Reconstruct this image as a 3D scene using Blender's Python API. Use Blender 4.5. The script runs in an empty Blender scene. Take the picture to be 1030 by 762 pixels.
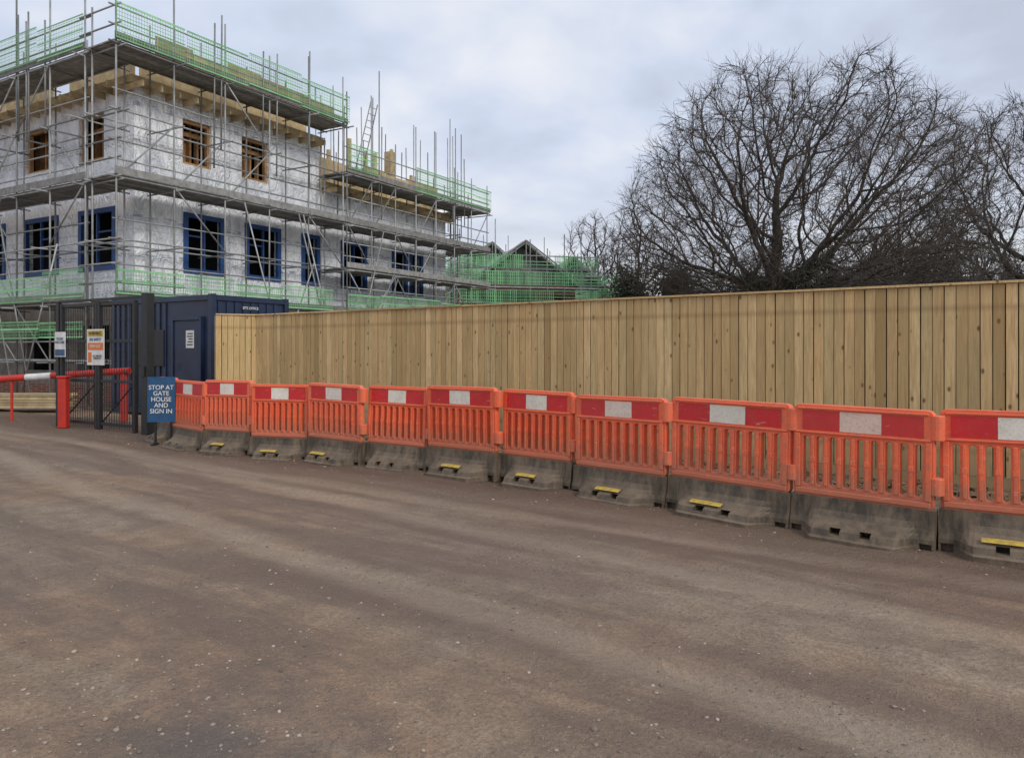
import bpy, math, random
import numpy as np
from mathutils import Vector, Matrix, noise
random.seed(7); np.random.seed(7)
scene=bpy.context.scene
col=scene.collection
def V(*a): return np.array(a,dtype=float)
# ---------------------------------------------------------------- helpers
def link(o,parent=None):
    col.objects.link(o)
    if parent is not None: o.parent=parent
    return o
def empty(name,loc=(0,0,0),rotz=0):
    o=bpy.data.objects.new(name,None); o.location=loc; o.rotation_euler=(0,0,rotz); o.empty_display_size=.3
    col.objects.link(o); return o
def child(o,root):
    o.parent=root
    o.matrix_parent_inverse=(Matrix.Translation(root.location)@root.rotation_euler.to_matrix().to_4x4()).inverted()
class MB:
    def __init__(s): s.v=[];s.f=[];s.m=[]
    def box(s,o,a,b,c,m=0):
        o=np.array(o,float);a=np.array(a,float);b=np.array(b,float);c=np.array(c,float)
        if np.dot(np.cross(a,b),c)<0: a,b=b,a
        n=len(s.v)
        for p in (o,o+a,o+a+b,o+b,o+c,o+a+c,o+a+b+c,o+b+c): s.v.append(tuple(p))
        for q in ((0,3,2,1),(4,5,6,7),(0,1,5,4),(1,2,6,5),(2,3,7,6),(3,0,4,7)):
            s.f.append(tuple(n+i for i in q)); s.m.append(m)
    def cbox(s,c,hx,hy,hz,m=0):
        s.box((c[0]-hx,c[1]-hy,c[2]-hz),(2*hx,0,0),(0,2*hy,0),(0,0,2*hz),m)
    def quad(s,a,b,c,d,m=0):
        n=len(s.v); s.v+= [tuple(a),tuple(b),tuple(c),tuple(d)]; s.f.append((n,n+1,n+2,n+3)); s.m.append(m)
    def tube(s,p0,p1,r,n=6,m=0,r1=None):
        p0=np.array(p0,float);p1=np.array(p1,float); d=p1-p0; L=np.linalg.norm(d)
        if L<1e-6: return
        d/=L; ref=V(0,0,1) if abs(d[2])<.9 else V(1,0,0)
        u=np.cross(d,ref);u/=np.linalg.norm(u);w=np.cross(d,u)
        k=len(s.v); r1=r if r1 is None else r1
        for p,rr in((p0,r),(p1,r1)):
            for i in range(n):
                a=2*math.pi*i/n; s.v.append(tuple(p+rr*(math.cos(a)*u+math.sin(a)*w)))
        for i in range(n):
            j=(i+1)%n; s.f.append((k+i,k+j,k+n+j,k+n+i)); s.m.append(m)
        s.f.append(tuple(k+i for i in reversed(range(n)))); s.m.append(m)
        s.f.append(tuple(k+n+i for i in range(n))); s.m.append(m)
    def build(s,name,mats,parent=None,bevel=0,smooth=False,mesh_only=False):
        me=bpy.data.meshes.new(name); me.from_pydata(s.v,[],s.f)
        for x in mats: me.materials.append(x)
        me.polygons.foreach_set('material_index',s.m)
        if smooth: me.polygons.foreach_set('use_smooth',[True]*len(s.f))
        me.update()
        if mesh_only: return me
        o=bpy.data.objects.new(name,me); link(o)
        if parent is not None: child(o,parent)
        if bevel:
            b=o.modifiers.new('bev','BEVEL'); b.width=bevel; b.segments=2; b.limit_method='ANGLE'
        return o
def np_mesh(name,verts,quads,mats,smooth=False,midx=None):
    me=bpy.data.meshes.new(name)
    k=quads.shape[1]
    me.vertices.add(len(verts)); me.vertices.foreach_set('co',verts.astype(np.float32).ravel())
    me.loops.add(quads.size); me.loops.foreach_set('vertex_index',quads.astype(np.int32).ravel())
    me.polygons.add(len(quads)); me.polygons.foreach_set('loop_start',np.arange(0,quads.size,k,dtype=np.int32))
    for x in mats: me.materials.append(x)
    if midx is not None: me.polygons.foreach_set('material_index',midx.astype(np.int32))
    if smooth: me.polygons.foreach_set('use_smooth',np.ones(len(quads),dtype=bool))
    me.update(calc_edges=True); me.validate()
    return me
def seg_tubes(P0,P1,R0,R1,n,D0=None,D1=None):
    d=P1-P0; d/= (np.linalg.norm(d,axis=1,keepdims=True)+1e-9)
    D0=d if D0 is None else D0; D1=d if D1 is None else D1
    def basis(d):
        ref=np.tile(V(.13,.97,.2),(len(d),1))
        u=np.cross(d,ref); u/=(np.linalg.norm(u,axis=1,keepdims=True)+1e-9); return u,np.cross(d,u)
    a=np.arange(n)*2*math.pi/n; c=np.cos(a)[None,:,None]; s=np.sin(a)[None,:,None]
    rings=[]
    for P,R,D in((P0,R0,D0),(P1,R1,D1)):
        u,w=basis(D); rings.append(P[:,None,:]+R[:,None,None]*(c*u[:,None,:]+s*w[:,None,:]))
    v=np.concatenate(rings,axis=1).reshape(-1,3)
    i=np.arange(n); j=(i+1)%n
    q=np.stack([i,j,n+j,n+i],axis=1)
    f=(q[None]+ (np.arange(len(P0))*2*n)[:,None,None]).reshape(-1,4)
    return v,f
# ---------------------------------------------------------------- materials
def newmat(name):
    m=bpy.data.materials.new(name); m.use_nodes=True; nt=m.node_tree
    return m,nt,nt.nodes['Principled BSDF']
def N(nt,t,**k):
    n=nt.nodes.new(t)
    return n
def math_(nt,op,a,b=None,clamp=False):
    n=nt.nodes.new('ShaderNodeMath'); n.operation=op; n.use_clamp=clamp
    for i,x in enumerate((a,b)):
        if x is None: continue
        if isinstance(x,(int,float)): n.inputs[i].default_value=x
        else: nt.links.new(x,n.inputs[i])
    return n.outputs[0]
def mix(nt,f,a,b,mode='MIX'):
    n=nt.nodes.new('ShaderNodeMix'); n.data_type='RGBA'; n.blend_type=mode
    for i,x in((0,f),(6,a),(7,b)):
        if isinstance(x,(int,float)): n.inputs[i].default_value=x
        elif isinstance(x,tuple): n.inputs[i].default_value=(*x,1)[:4]
        else: nt.links.new(x,n.inputs[i])
    return n.outputs[2]
def mrange(nt,x,a,b,c=0,d=1):
    n=nt.nodes.new('ShaderNodeMapRange'); nt.links.new(x,n.inputs[0])
    for i,y in enumerate((a,b,c,d)): n.inputs[i+1].default_value=y
    return n.outputs[0]
def hsv(nt,c,s,v):
    h=nt.nodes.new('ShaderNodeHueSaturation'); h.inputs['Saturation'].default_value=s; h.inputs['Value'].default_value=v
    nt.links.new(c,h.inputs['Color']); return h.outputs[0]
def coords(nt,scale=(1,1,1),rot=(0,0,0)):
    tc=nt.nodes.new('ShaderNodeTexCoord'); mp=nt.nodes.new('ShaderNodeMapping')
    mp.inputs['Scale'].default_value=scale; mp.inputs['Rotation'].default_value=rot
    nt.links.new(tc.outputs['Object'],mp.inputs[0]); return mp.outputs[0]
def nz(nt,co,scale,detail=4,rough=.6,dist=0):
    n=N(nt,'ShaderNodeTexNoise'); n.inputs['Scale'].default_value=scale; n.inputs['Detail'].default_value=detail
    n.inputs['Roughness'].default_value=rough; n.inputs['Distortion'].default_value=dist
    nt.links.new(co,n.inputs['Vector']); return n.outputs[0]
def bump(nt,b,h,strength=.5,dist=.02):
    n=nt.nodes.new('ShaderNodeBump'); n.inputs['Strength'].default_value=strength; n.inputs['Distance'].default_value=dist
    nt.links.new(h,n.inputs['Height']); nt.links.new(n.outputs[0],b.inputs['Normal'])
def pm(name,c1,c2=None,scale=5,rough=.7,bmp=.3,metal=0,stretch=(1,1,1),island=0,dist=.01,detail=3):
    m,nt,b=newmat(name); c2=c2 or tuple(x*.6 for x in c1)
    co=coords(nt,stretch); n=nz(nt,co,scale,detail)
    f=mrange(nt,n,.32,.68)
    c=mix(nt,f,c2,c1)
    if island:
        g=nt.nodes.new('ShaderNodeNewGeometry')
        k=mrange(nt,g.outputs['Random Per Island'],0,1,1-island,1+island)
        h=nt.nodes.new('ShaderNodeHueSaturation'); nt.links.new(k,h.inputs['Value']); nt.links.new(c,h.inputs['Color']); c=h.outputs[0]
    nt.links.new(c,b.inputs['Base Color']); b.inputs['Roughness'].default_value=rough; b.inputs['Metallic'].default_value=metal
    if bmp: bump(nt,b,n,bmp,dist)
    return m
M_tube=pm('galvanised_tube',(.36,.37,.36),(.22,.22,.21),3,.5,0,.3,island=.4)
M_board=pm('scaffold_board',(.32,.31,.29),(.17,.17,.16),6,.85,.3,island=.3)
M_green=pm('green_mesh',(.27,.58,.27),(.15,.42,.17),2,.6,0,island=.3)
M_greend=pm('green_netting',(.2,.46,.22),(.12,.3,.15),1.2,.8,0,island=.5)
M_osb=pm('plywood_timber',(.6,.48,.28),(.4,.29,.15),4,.8,.2,island=.3)
M_timber=pm('timber_stud',(.5,.28,.12),(.3,.16,.06),5,.8,.2,island=.25)
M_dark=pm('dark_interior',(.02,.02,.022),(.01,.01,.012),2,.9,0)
M_blue=pm('blue_window_frame',(.02,.08,.25),(.015,.05,.17),3,.5,0)
M_navy=pm('navy_paint',(.018,.033,.08),(.01,.02,.045),2.5,.4,.1)
M_black=pm('black_steel',(.012,.013,.015),(.02,.02,.02),8,.5,0)
M_white=pm('white_paint',(.8,.8,.77),(.6,.59,.55),6,.5,.05)
M_redp=pm('red_paint',(.6,.035,.02),(.45,.03,.02),5,.45,.05)
M_yel=pm('yellow_sticker',(.7,.5,.06),(.35,.25,.08),14,.6,0)
M_orgs=pm('orange_sign',(.75,.2,.03),(.65,.17,.03),10,.5,0)
M_bluesign=pm('blue_sign_face',(.02,.09,.2),(.015,.07,.16),6,.4,0)
M_block=pm('blockwork',(.33,.3,.27),(.2,.18,.16),3,.9,.3)
M_slate=pm('grey_roof_felt',(.33,.36,.33),(.2,.23,.2),3,.8,.2)
def brickmat():
    m,nt,b=newmat('red_brick'); tc=nt.nodes.new('ShaderNodeTexCoord')
    sp=N(nt,'ShaderNodeSeparateXYZ'); nt.links.new(tc.outputs['Object'],sp.inputs[0])
    a=math_(nt,'ADD',sp.outputs[0],sp.outputs[1]); cb=N(nt,'ShaderNodeCombineXYZ'); nt.links.new(a,cb.inputs[0]); nt.links.new(sp.outputs[2],cb.inputs[1])
    br=N(nt,'ShaderNodeTexBrick'); nt.links.new(cb.outputs[0],br.inputs['Vector'])
    br.inputs['Scale'].default_value=1; br.inputs['Brick Width'].default_value=.22; br.inputs['Row Height'].default_value=.075; br.inputs['Mortar Size'].default_value=.008
    br.inputs['Color1'].default_value=(.32,.1,.06,1); br.inputs['Color2'].default_value=(.22,.08,.05,1); br.inputs['Mortar'].default_value=(.35,.32,.28,1)
    nt.links.new(br.outputs[0],b.inputs['Base Color']); b.inputs['Roughness'].default_value=.9; return m
M_brick=brickmat()
def foil():
    m,nt,b=newmat('foil_membrane'); co=coords(nt)
    big=nz(nt,co,.9,5,.62,2.0); f=mrange(nt,big,.34,.54)
    c=mix(nt,f,(.78,.81,.87),(.95,.96,.98))
    tc=nt.nodes.new('ShaderNodeTexCoord'); sp=N(nt,'ShaderNodeSeparateXYZ'); nt.links.new(tc.outputs['Object'],sp.inputs[0])
    a=math_(nt,'SUBTRACT',sp.outputs[0],sp.outputs[1]); cb=N(nt,'ShaderNodeCombineXYZ'); nt.links.new(math_(nt,'MULTIPLY',a,2.2),cb.inputs[0]); nt.links.new(math_(nt,'MULTIPLY',sp.outputs[2],7),cb.inputs[1])
    v=N(nt,'ShaderNodeTexNoise'); v.inputs['Scale'].default_value=3.2; v.inputs['Detail'].default_value=1; nt.links.new(cb.outputs[0],v.inputs['Vector'])
    row=math_(nt,'PINGPONG',sp.outputs[2],.55); rowm=math_(nt,'LESS_THAN',row,.07)
    pr=math_(nt,'MULTIPLY',mrange(nt,v.outputs[0],.53,.57),rowm)
    c=mix(nt,math_(nt,'MULTIPLY',pr,.6),c,(.12,.16,.26))
    s1=math_(nt,'LESS_THAN',math_(nt,'PINGPONG',math_(nt,'ADD',sp.outputs[2],.3),.68),.02)
    c=mix(nt,math_(nt,'MULTIPLY',s1,.4),c,(.4,.41,.43))
    s2=math_(nt,'LESS_THAN',math_(nt,'PINGPONG',a,.9),.014)
    c=mix(nt,math_(nt,'MULTIPLY',s2,.35),c,(.3,.3,.33))
    nt.links.new(c,b.inputs['Base Color']); b.inputs['Roughness'].default_value=.38; b.inputs['Specular IOR Level'].default_value=.8
    wr=nz(nt,coords(nt,(1,1,.55)),1.8,3,.55,3.0); rid=math_(nt,'ABSOLUTE',math_(nt,'SUBTRACT',wr,.5)); rid=mrange(nt,rid,0,.07,1,0)
    h=math_(nt,'ADD',math_(nt,'MULTIPLY',rid,.22),wr); bump(nt,b,h,.85,.13)
    return m
M_foil=foil()
def fencewood():
    m,nt,b=newmat('treated_softwood')
    g=nt.nodes.new('ShaderNodeNewGeometry'); rnd=g.outputs['Random Per Island']
    tc=nt.nodes.new('ShaderNodeTexCoord'); sc=N(nt,'ShaderNodeVectorMath'); sc.operation='ADD'
    cb=N(nt,'ShaderNodeCombineXYZ'); nt.links.new(math_(nt,'MULTIPLY',rnd,37),cb.inputs[2]); nt.links.new(math_(nt,'MULTIPLY',rnd,11),cb.inputs[0])
    nt.links.new(tc.outputs['Object'],sc.inputs[0]); nt.links.new(cb.outputs[0],sc.inputs[1])
    mp=N(nt,'ShaderNodeMapping'); mp.inputs['Scale'].default_value=(1,1,.06); nt.links.new(sc.outputs[0],mp.inputs[0])
    gr=nz(nt,mp.outputs[0],38,4,.65,.8)
    cr=N(nt,'ShaderNodeValToRGB'); e=cr.color_ramp.elements; e[0].position=0; e[0].color=(.4,.265,.11,1); e[1].position=1; e[1].color=(.88,.66,.35,1)
    for p,c in((.2,(.7,.49,.23)),(.4,(.52,.365,.165)),(.6,(.78,.57,.28)),(.75,(.6,.45,.22)),(.88,(.72,.48,.22))):
        x=e.new(p); x.color=(*c,1)
    nt.links.new(rnd,cr.inputs[0])
    c=mix(nt,mrange(nt,gr,.38,.66,0,.6),cr.outputs[0],(.36,.215,.085))
    mp2=N(nt,'ShaderNodeMapping'); mp2.inputs['Scale'].default_value=(1,1,.3); nt.links.new(sc.outputs[0],mp2.inputs[0])
    st=nz(nt,mp2.outputs[0],2.3,4,.6); c=mix(nt,mrange(nt,st,.48,.7,0,.6),c,(.38,.29,.14))
    kn=N(nt,'ShaderNodeTexVoronoi'); mp3=N(nt,'ShaderNodeMapping'); mp3.inputs['Scale'].default_value=(1,1,.55); nt.links.new(sc.outputs[0],mp3.inputs[0]); nt.links.new(mp3.outputs[0],kn.inputs['Vector']); kn.inputs['Scale'].default_value=6.5
    c=mix(nt,mrange(nt,kn.outputs['Distance'],.07,.15,.85,0),c,(.14,.07,.025))
    sp=N(nt,'ShaderNodeSeparateXYZ'); nt.links.new(tc.outputs['Object'],sp.inputs[0])
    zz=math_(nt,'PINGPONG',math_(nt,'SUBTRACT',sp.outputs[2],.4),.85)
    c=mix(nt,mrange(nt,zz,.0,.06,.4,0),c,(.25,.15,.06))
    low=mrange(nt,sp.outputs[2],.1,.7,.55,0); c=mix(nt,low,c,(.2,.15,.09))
    nt.links.new(c,b.inputs['Base Color']); b.inputs['Roughness'].default_value=.8
    bump(nt,b,gr,.4,.006); return m
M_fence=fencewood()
def plastic(name,c1,c2,mud=.5,rnd=.15,fade=(.8,.42,.3),pw=3):
    m,nt,b=newmat(name); oi=nt.nodes.new('ShaderNodeObjectInfo')
    co=coords(nt); sc=N(nt,'ShaderNodeVectorMath'); sc.operation='ADD'; nt.links.new(co,sc.inputs[0])
    cb=N(nt,'ShaderNodeCombineXYZ'); nt.links.new(math_(nt,'MULTIPLY',oi.outputs['Random'],50),cb.inputs[0]); nt.links.new(cb.outputs[0],sc.inputs[1])
    n=nz(nt,sc.outputs[0],2.2,4); c=mix(nt,mrange(nt,n,.35,.65),c1,c2)
    r3=math_(nt,'POWER',oi.outputs['Random'],pw)
    c=mix(nt,math_(nt,'MULTIPLY',r3,rnd),c,fade)
    tc=nt.nodes.new('ShaderNodeTexCoord'); sp=N(nt,'ShaderNodeSeparateXYZ'); nt.links.new(tc.outputs['Object'],sp.inputs[0])
    d=nz(nt,sc.outputs[0],14,5,.7); h=mrange(nt,sp.outputs[2],.3,.7,.36,0)
    mm=math_(nt,'MULTIPLY',mrange(nt,math_(nt,'ADD',d,h),.5,.74),mud)
    c=mix(nt,mm,c,(.3,.18,.11)) 
    d2=nz(nt,sc.outputs[0],48,3,.7); c=mix(nt,mrange(nt,d2,.56,.7,0,.5),c,(.24,.13,.09))
    mp=N(nt,'ShaderNodeMapping'); mp.inputs['Scale'].default_value=(.35,1,1.6); nt.links.new(sc.outputs[0],mp.inputs[0])
    d3=nz(nt,mp.outputs[0],26,3,.6,1); c=mix(nt,mrange(nt,d3,.64,.7,0,.3),c,(.85,.6,.5))
    nt.links.new(c,b.inputs['Base Color']); b.inputs['Roughness'].default_value=.5; bump(nt,b,d,.15,.01); return m
M_orange=plastic('orange_plastic',(.93,.165,.06),(.82,.12,.045),.55,.3,(.9,.33,.2))
M_bred=plastic('red_reflective',(.66,.018,.022),(.55,.015,.018),.15,.04)
M_bwhite=plastic('white_reflective',(.86,.82,.72),(.74,.68,.56),.35,.5)
def rubber():
    m,nt,b=newmat('muddy_recycled_base'); oi=nt.nodes.new('ShaderNodeObjectInfo')
    co=coords(nt); sc=N(nt,'ShaderNodeVectorMath'); sc.operation='ADD'; nt.links.new(co,sc.inputs[0])
    cb=N(nt,'ShaderNodeCombineXYZ'); nt.links.new(math_(nt,'MULTIPLY',oi.outputs['Random'],50),cb.inputs[0]); nt.links.new(cb.outputs[0],sc.inputs[1])
    mpp=N(nt,'ShaderNodeMapping'); mpp.inputs['Scale'].default_value=(1,1,.25); nt.links.new(sc.outputs[0],mpp.inputs[0])
    n=nz(nt,mpp.outputs[0],9,6,.7); c=mix(nt,mrange(nt,n,.38,.62),(.05,.04,.028),(.17,.125,.08))
    n2=nz(nt,sc.outputs[0],2,3)
    tc=nt.nodes.new('ShaderNodeTexCoord'); sp=N(nt,'ShaderNodeSeparateXYZ'); nt.links.new(tc.outputs['Object'],sp.inputs[0])
    nr=N(nt,'ShaderNodeNewGeometry'); sn=N(nt,'ShaderNodeSeparateXYZ'); nt.links.new(nr.outputs['Normal'],sn.inputs[0])
    c=mix(nt,math_(nt,'MULTIPLY',mrange(nt,sn.outputs[2],.25,.75,0,.75),mrange(nt,n2,.35,.6,.3,.8)),c,(.25,.19,.13))
    c=mix(nt,mrange(nt,sp.outputs[2],.0,.06,.6,0),c,(.22,.15,.1))
    s=nz(nt,sc.outputs[0],70,3,.7); c=mix(nt,mrange(nt,s,.55,.7,0,.5),c,(.04,.035,.03))
    nt.links.new(c,b.inputs['Base Color']); b.inputs['Roughness'].default_value=.75; bump(nt,b,n,.6,.02); return m
M_rub=rubber()
M_bark=pm('oak_bark',(.07,.056,.045),(.035,.028,.023),9,.95,.7,0,(1,1,.3),dist=.05)
M_twig=pm('twig_bark',(.12,.095,.078),(.07,.056,.047),3,.95,0)
M_leaf=pm('evergreen_leaf',(.045,.055,.025),(.02,.027,.012),1.2,.7,0,island=.5)
M_thick=pm('thicket_brown',(.14,.11,.078),(.07,.06,.04),.8,.9,0,island=.4)
M_grass=pm('winter_grass',(.1,.12,.045),(.07,.075,.03),.8,.95,.4)
def dirt(name,tracks):
    m,nt,b=newmat(name)
    tc=nt.nodes.new('ShaderNodeTexCoord'); O=tc.outputs['Object']
    sp=N(nt,'ShaderNodeSeparateXYZ'); nt.links.new(O,sp.inputs[0]); U,W=sp.outputs[0],sp.outputs[1]
    st=coords(nt,(.18,1.2,1)); bigs=nz(nt,st,1.0,5,.65,.6)
    big=nz(nt,O,.33,3,.6); mid=nz(nt,O,3.2,5,.68); fine=nz(nt,O,38,4,.75); vf=nz(nt,O,150,2,.7)
    c=mix(nt,mrange(nt,big,.42,.58),(.41,.32,.235),(.47,.31,.2))
    c=mix(nt,mrange(nt,bigs,.47,.58,0,.85),c,(.23,.165,.12))
    c=mix(nt,mrange(nt,bigs,.36,.46,.65,0),c,(.56,.44,.32))
    c=mix(nt,mrange(nt,mid,.38,.62,.55,0),c,(.2,.145,.105))
    c=mix(nt,mrange(nt,fine,.4,.6,.5,0),c,(.19,.135,.1))
    c=mix(nt,mrange(nt,vf,.55,.7,0,.45),c,(.6,.49,.38))
    h2=None
    if tracks:
        wob=math_(nt,'MULTIPLY',math_(nt,'SUBTRACT',nz(nt,coords(nt,(.12,.02,1)),1,1),.5),1.3)
        for k,(v0,w,slope) in enumerate(((3.3,.14,-.1),(4.95,.14,-.08),(6.05,.12,.0))):
            vv=math_(nt,'SUBTRACT',W,math_(nt,'ADD',math_(nt,'MULTIPLY',U,slope),v0)); vv=math_(nt,'ADD',vv,wob)
            vv=math_(nt,'ADD',vv,math_(nt,'MULTIPLY',math_(nt,'SUBTRACT',mid,.5),.12))
            dd=math_(nt,'ABSOLUTE',vv); band=mrange(nt,dd,w*.4,w*1.6,1,0)
            ph=math_(nt,'ADD',math_(nt,'MULTIPLY',U,57),math_(nt,'MULTIPLY',dd,60))
            tr=mrange(nt,math_(nt,'SINE',ph),-.5,.6)
            t=math_(nt,'MULTIPLY',math_(nt,'MULTIPLY',band,tr),mrange(nt,mid,.45,.6))
            c=mix(nt,math_(nt,'MULTIPLY',t,.25),c,(.16,.115,.085))
            c=mix(nt,math_(nt,'MULTIPLY',band,.28),c,(.58,.46,.34))
            # darker churned shoulders each side of the wheel track
            sh=math_(nt,'MULTIPLY',mrange(nt,dd,w*1.5,w*2.1,0,1),mrange(nt,dd,w*2.2,w*3.6,1,0))
            c=mix(nt,math_(nt,'MULTIPLY',sh,.3),c,(.18,.13,.095))
            q_=math_(nt,'MULTIPLY',t,-.18); h2=q_ if h2 is None else math_(nt,'ADD',h2,q_)
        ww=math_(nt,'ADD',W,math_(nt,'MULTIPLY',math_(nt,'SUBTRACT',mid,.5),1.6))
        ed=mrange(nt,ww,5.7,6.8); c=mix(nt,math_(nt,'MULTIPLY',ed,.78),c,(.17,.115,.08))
        du_=math_(nt,'ADD',U,2.75); dv_=math_(nt,'SUBTRACT',W,1.75)
        rad=math_(nt,'SQRT',math_(nt,'ADD',math_(nt,'MULTIPLY',du_,du_),math_(nt,'MULTIPLY',dv_,dv_)))
        rad=math_(nt,'ADD',rad,math_(nt,'MULTIPLY',math_(nt,'SUBTRACT',mid,.5),1.4))
        c=mix(nt,mrange(nt,rad,.1,.8,.6,0),c,(.17,.15,.135))
    vo=N(nt,'ShaderNodeTexVoronoi'); vo.inputs['Scale'].default_value=30; nt.links.new(O,vo.inputs['Vector'])
    sel=N(nt,'ShaderNodeSeparateColor'); nt.links.new(vo.outputs['Color'],sel.inputs[0])
    area=mrange(nt,big,.42,.56,1,.3)
    pick=math_(nt,'MULTIPLY',math_(nt,'GREATER_THAN',sel.outputs[0],.74),area)
    stone=math_(nt,'MULTIPLY',mrange(nt,vo.outputs['Distance'],.15,.34,1,0),pick)
    sc_=mix(nt,sel.outputs[1],(.13,.105,.09),(.55,.46,.37)); c=mix(nt,math_(nt,'MULTIPLY',stone,.7),c,sc_)
    h=math_(nt,'ADD',math_(nt,'MULTIPLY',fine,.7),math_(nt,'MULTIPLY',mid,1.8)); h=math_(nt,'ADD',h,math_(nt,'MULTIPLY',stone,.35)); h=math_(nt,'ADD',h,math_(nt,'MULTIPLY',vf,.22))
    if tracks: h=math_(nt,'ADD',h,h2)
    nt.links.new(hsv(nt,c,1.02,1.03),b.inputs['Base Color'])
    nt.links.new(mrange(nt,bigs,.42,.56,.95,.55),b.inputs['Roughness'])
    b.inputs['Specular IOR Level'].default_value=.28
    bump(nt,b,h,1,.045); return m
M_dirt=dirt('dirt_track',True); M_soil=dirt('bare_soil',False)
M_stone=pm('pebble_stone',(.44,.35,.28),(.18,.14,.115),9,.85,.2,island=.5)
M_litter=pm('fallen_leaf',(.22,.12,.05),(.12,.07,.03),9,.85,0,island=.5)
# ---------------------------------------------------------------- ground
EU=V(.806,-.592,0); EV=V(.592,.806,0); ANG=math.atan2(-.592,.806)
g=MB(); g.quad((-3000,-3000,-.035),(3000,-3000,-.035),(3000,3000,-.035),(-3000,3000,-.035)); g.build('ground',[M_soil])
du=.085
us=np.arange(-34,15,du); vs=np.arange(-6,8.35,du)
Ug,Vg=np.meshgrid(us,vs,indexing='ij'); Z=np.zeros_like(Ug)
for i in range(len(us)):
    for j in range(len(vs)):
        u,v=us[i],vs[j]
        z=.014*noise.noise((u*.5,v*.9,0))+.014*noise.noise((u*1.0,v*2.8,5))+.011*noise.noise((u*4,v*5,9))
        Z[i,j]=z-.001
for v0,sl in((3.3,-.1),(4.95,-.08),(2.1,.03),(6.05,0)):
    Z-= .011*np.exp(-((Vg-(v0+Ug*sl))/.15)**2)
Z=np.maximum(Z,-.029)
ni,nj=Z.shape
vv=np.stack([Ug.ravel(),Vg.ravel(),Z.ravel()],1)
idx=np.arange(ni*nj).reshape(ni,nj)
q=np.stack([idx[:-1,:-1].ravel(),idx[1:,:-1].ravel(),idx[1:,1:].ravel(),idx[:-1,1:].ravel()],1)
o=bpy.data.objects.new('dirt_road',np_mesh('dirt_road',vv,q,[M_dirt],True)); o.rotation_euler=(0,0,ANG); link(o)
def uv2w(u,v,z=0): return EU*u+EV*v+V(0,0,z)
g=MB(); g.quad(uv2w(-13,10.7,-.02),uv2w(200,10.7,-.02),uv2w(200,400,-.02),uv2w(-13,400,-.02)); g.build('grass_field',[M_grass])
phi=(1+5**.5)/2
iv=np.array([(-1,phi,0),(1,phi,0),(-1,-phi,0),(1,-phi,0),(0,-1,phi),(0,1,phi),(0,-1,-phi),(0,1,-phi),(phi,0,-1),(phi,0,1),(-phi,0,-1),(-phi,0,1)],float); iv/=np.linalg.norm(iv[0])
it=np.array([(0,11,5),(0,5,1),(0,1,7),(0,7,10),(0,10,11),(1,5,9),(5,11,4),(11,10,2),(10,7,6),(7,1,8),(3,9,4),(3,4,2),(3,2,6),(3,6,8),(3,8,9),(4,9,5),(2,4,11),(6,2,10),(8,6,7),(9,8,1)])
def scatter_stones(name,UV,sz,mat):
    n=len(UV); rr=np.random.rand(n,12,1)*.5+.75
    v=iv[None]*rr*sz[:,None,None]*np.concatenate([np.random.rand(n,1,2)*.6+.8,np.random.rand(n,1,1)*.35+.4],2)
    a=np.random.rand(n)*6.28; c,s=np.cos(a)[:,None],np.sin(a)[:,None]
    x=v[:,:,0]*c-v[:,:,1]*s; y=v[:,:,0]*s+v[:,:,1]*c; v=np.stack([x,y,v[:,:,2]],2)
    P=EU[None]*UV[:,:1]+EV[None]*UV[:,1:2]
    ii=np.clip(np.round((UV[:,0]+34)/du).astype(int),0,ni-1); jj=np.clip(np.round((UV[:,1]+6)/du).astype(int),0,nj-1); P[:,2]=Z[ii,jj]+sz*.15
    v+=P[:,None,:]
    f=(it[None]+(np.arange(n)*12)[:,None,None]).reshape(-1,3)
    link(bpy.data.objects.new(name,np_mesh(name,v.reshape(-1,3),f,[mat])))
n1,n2,n3,n4=3500,2600,1100,2200
A=np.stack([np.random.uniform(-20,9,n1),np.random.uniform(-1,7,n1)],1)
B=np.stack([np.random.uniform(-20,9,n2),np.random.normal(6.9,.45,n2)],1)
Cc=np.stack([np.random.normal(-3.0,.8,n3),np.random.normal(1.2,.8,n3)],1)
D_=np.stack([np.random.uniform(-6,3,n4),np.random.uniform(0,4,n4)],1)
UV=np.concatenate([A,B,Cc,D_]); sz=.003+.008*np.random.rand(len(UV))**3+(np.random.rand(len(UV))<.015)*.009
scatter_stones('gravel_stones',UV,sz,M_stone)
n=9000; Uv=np.random.uniform(-13,12,n); Vv=np.random.uniform(7.6,10.3,n)
cs=EU[None]*Uv[:,None]+EV[None]*Vv[:,None]; cs[:,2]=np.random.uniform(-.01,.035,n)
def leafquads(cs,size,flat=.4):
    n=len(cs); a=np.random.randn(n,3); a[:,2]*=flat; a/=np.linalg.norm(a,axis=1,keepdims=True)
    b=np.random.randn(n,3); b[:,2]*=flat; b-=a*(a*b).sum(1,keepdims=True); b/=np.linalg.norm(b,axis=1,keepdims=True)
    s=(size*(.6+.8*np.random.rand(n)))[:,None]
    v=np.stack([cs-a*s,cs-b*s*.55,cs+a*s,cs+b*s*.55],1).reshape(-1,3)
    return v,np.arange(4*n).reshape(n,4)
v,f=leafquads(cs,.04,.4); link(bpy.data.objects.new('leaf_litter',np_mesh('leaf_litter',v,f,[M_litter])))
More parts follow.
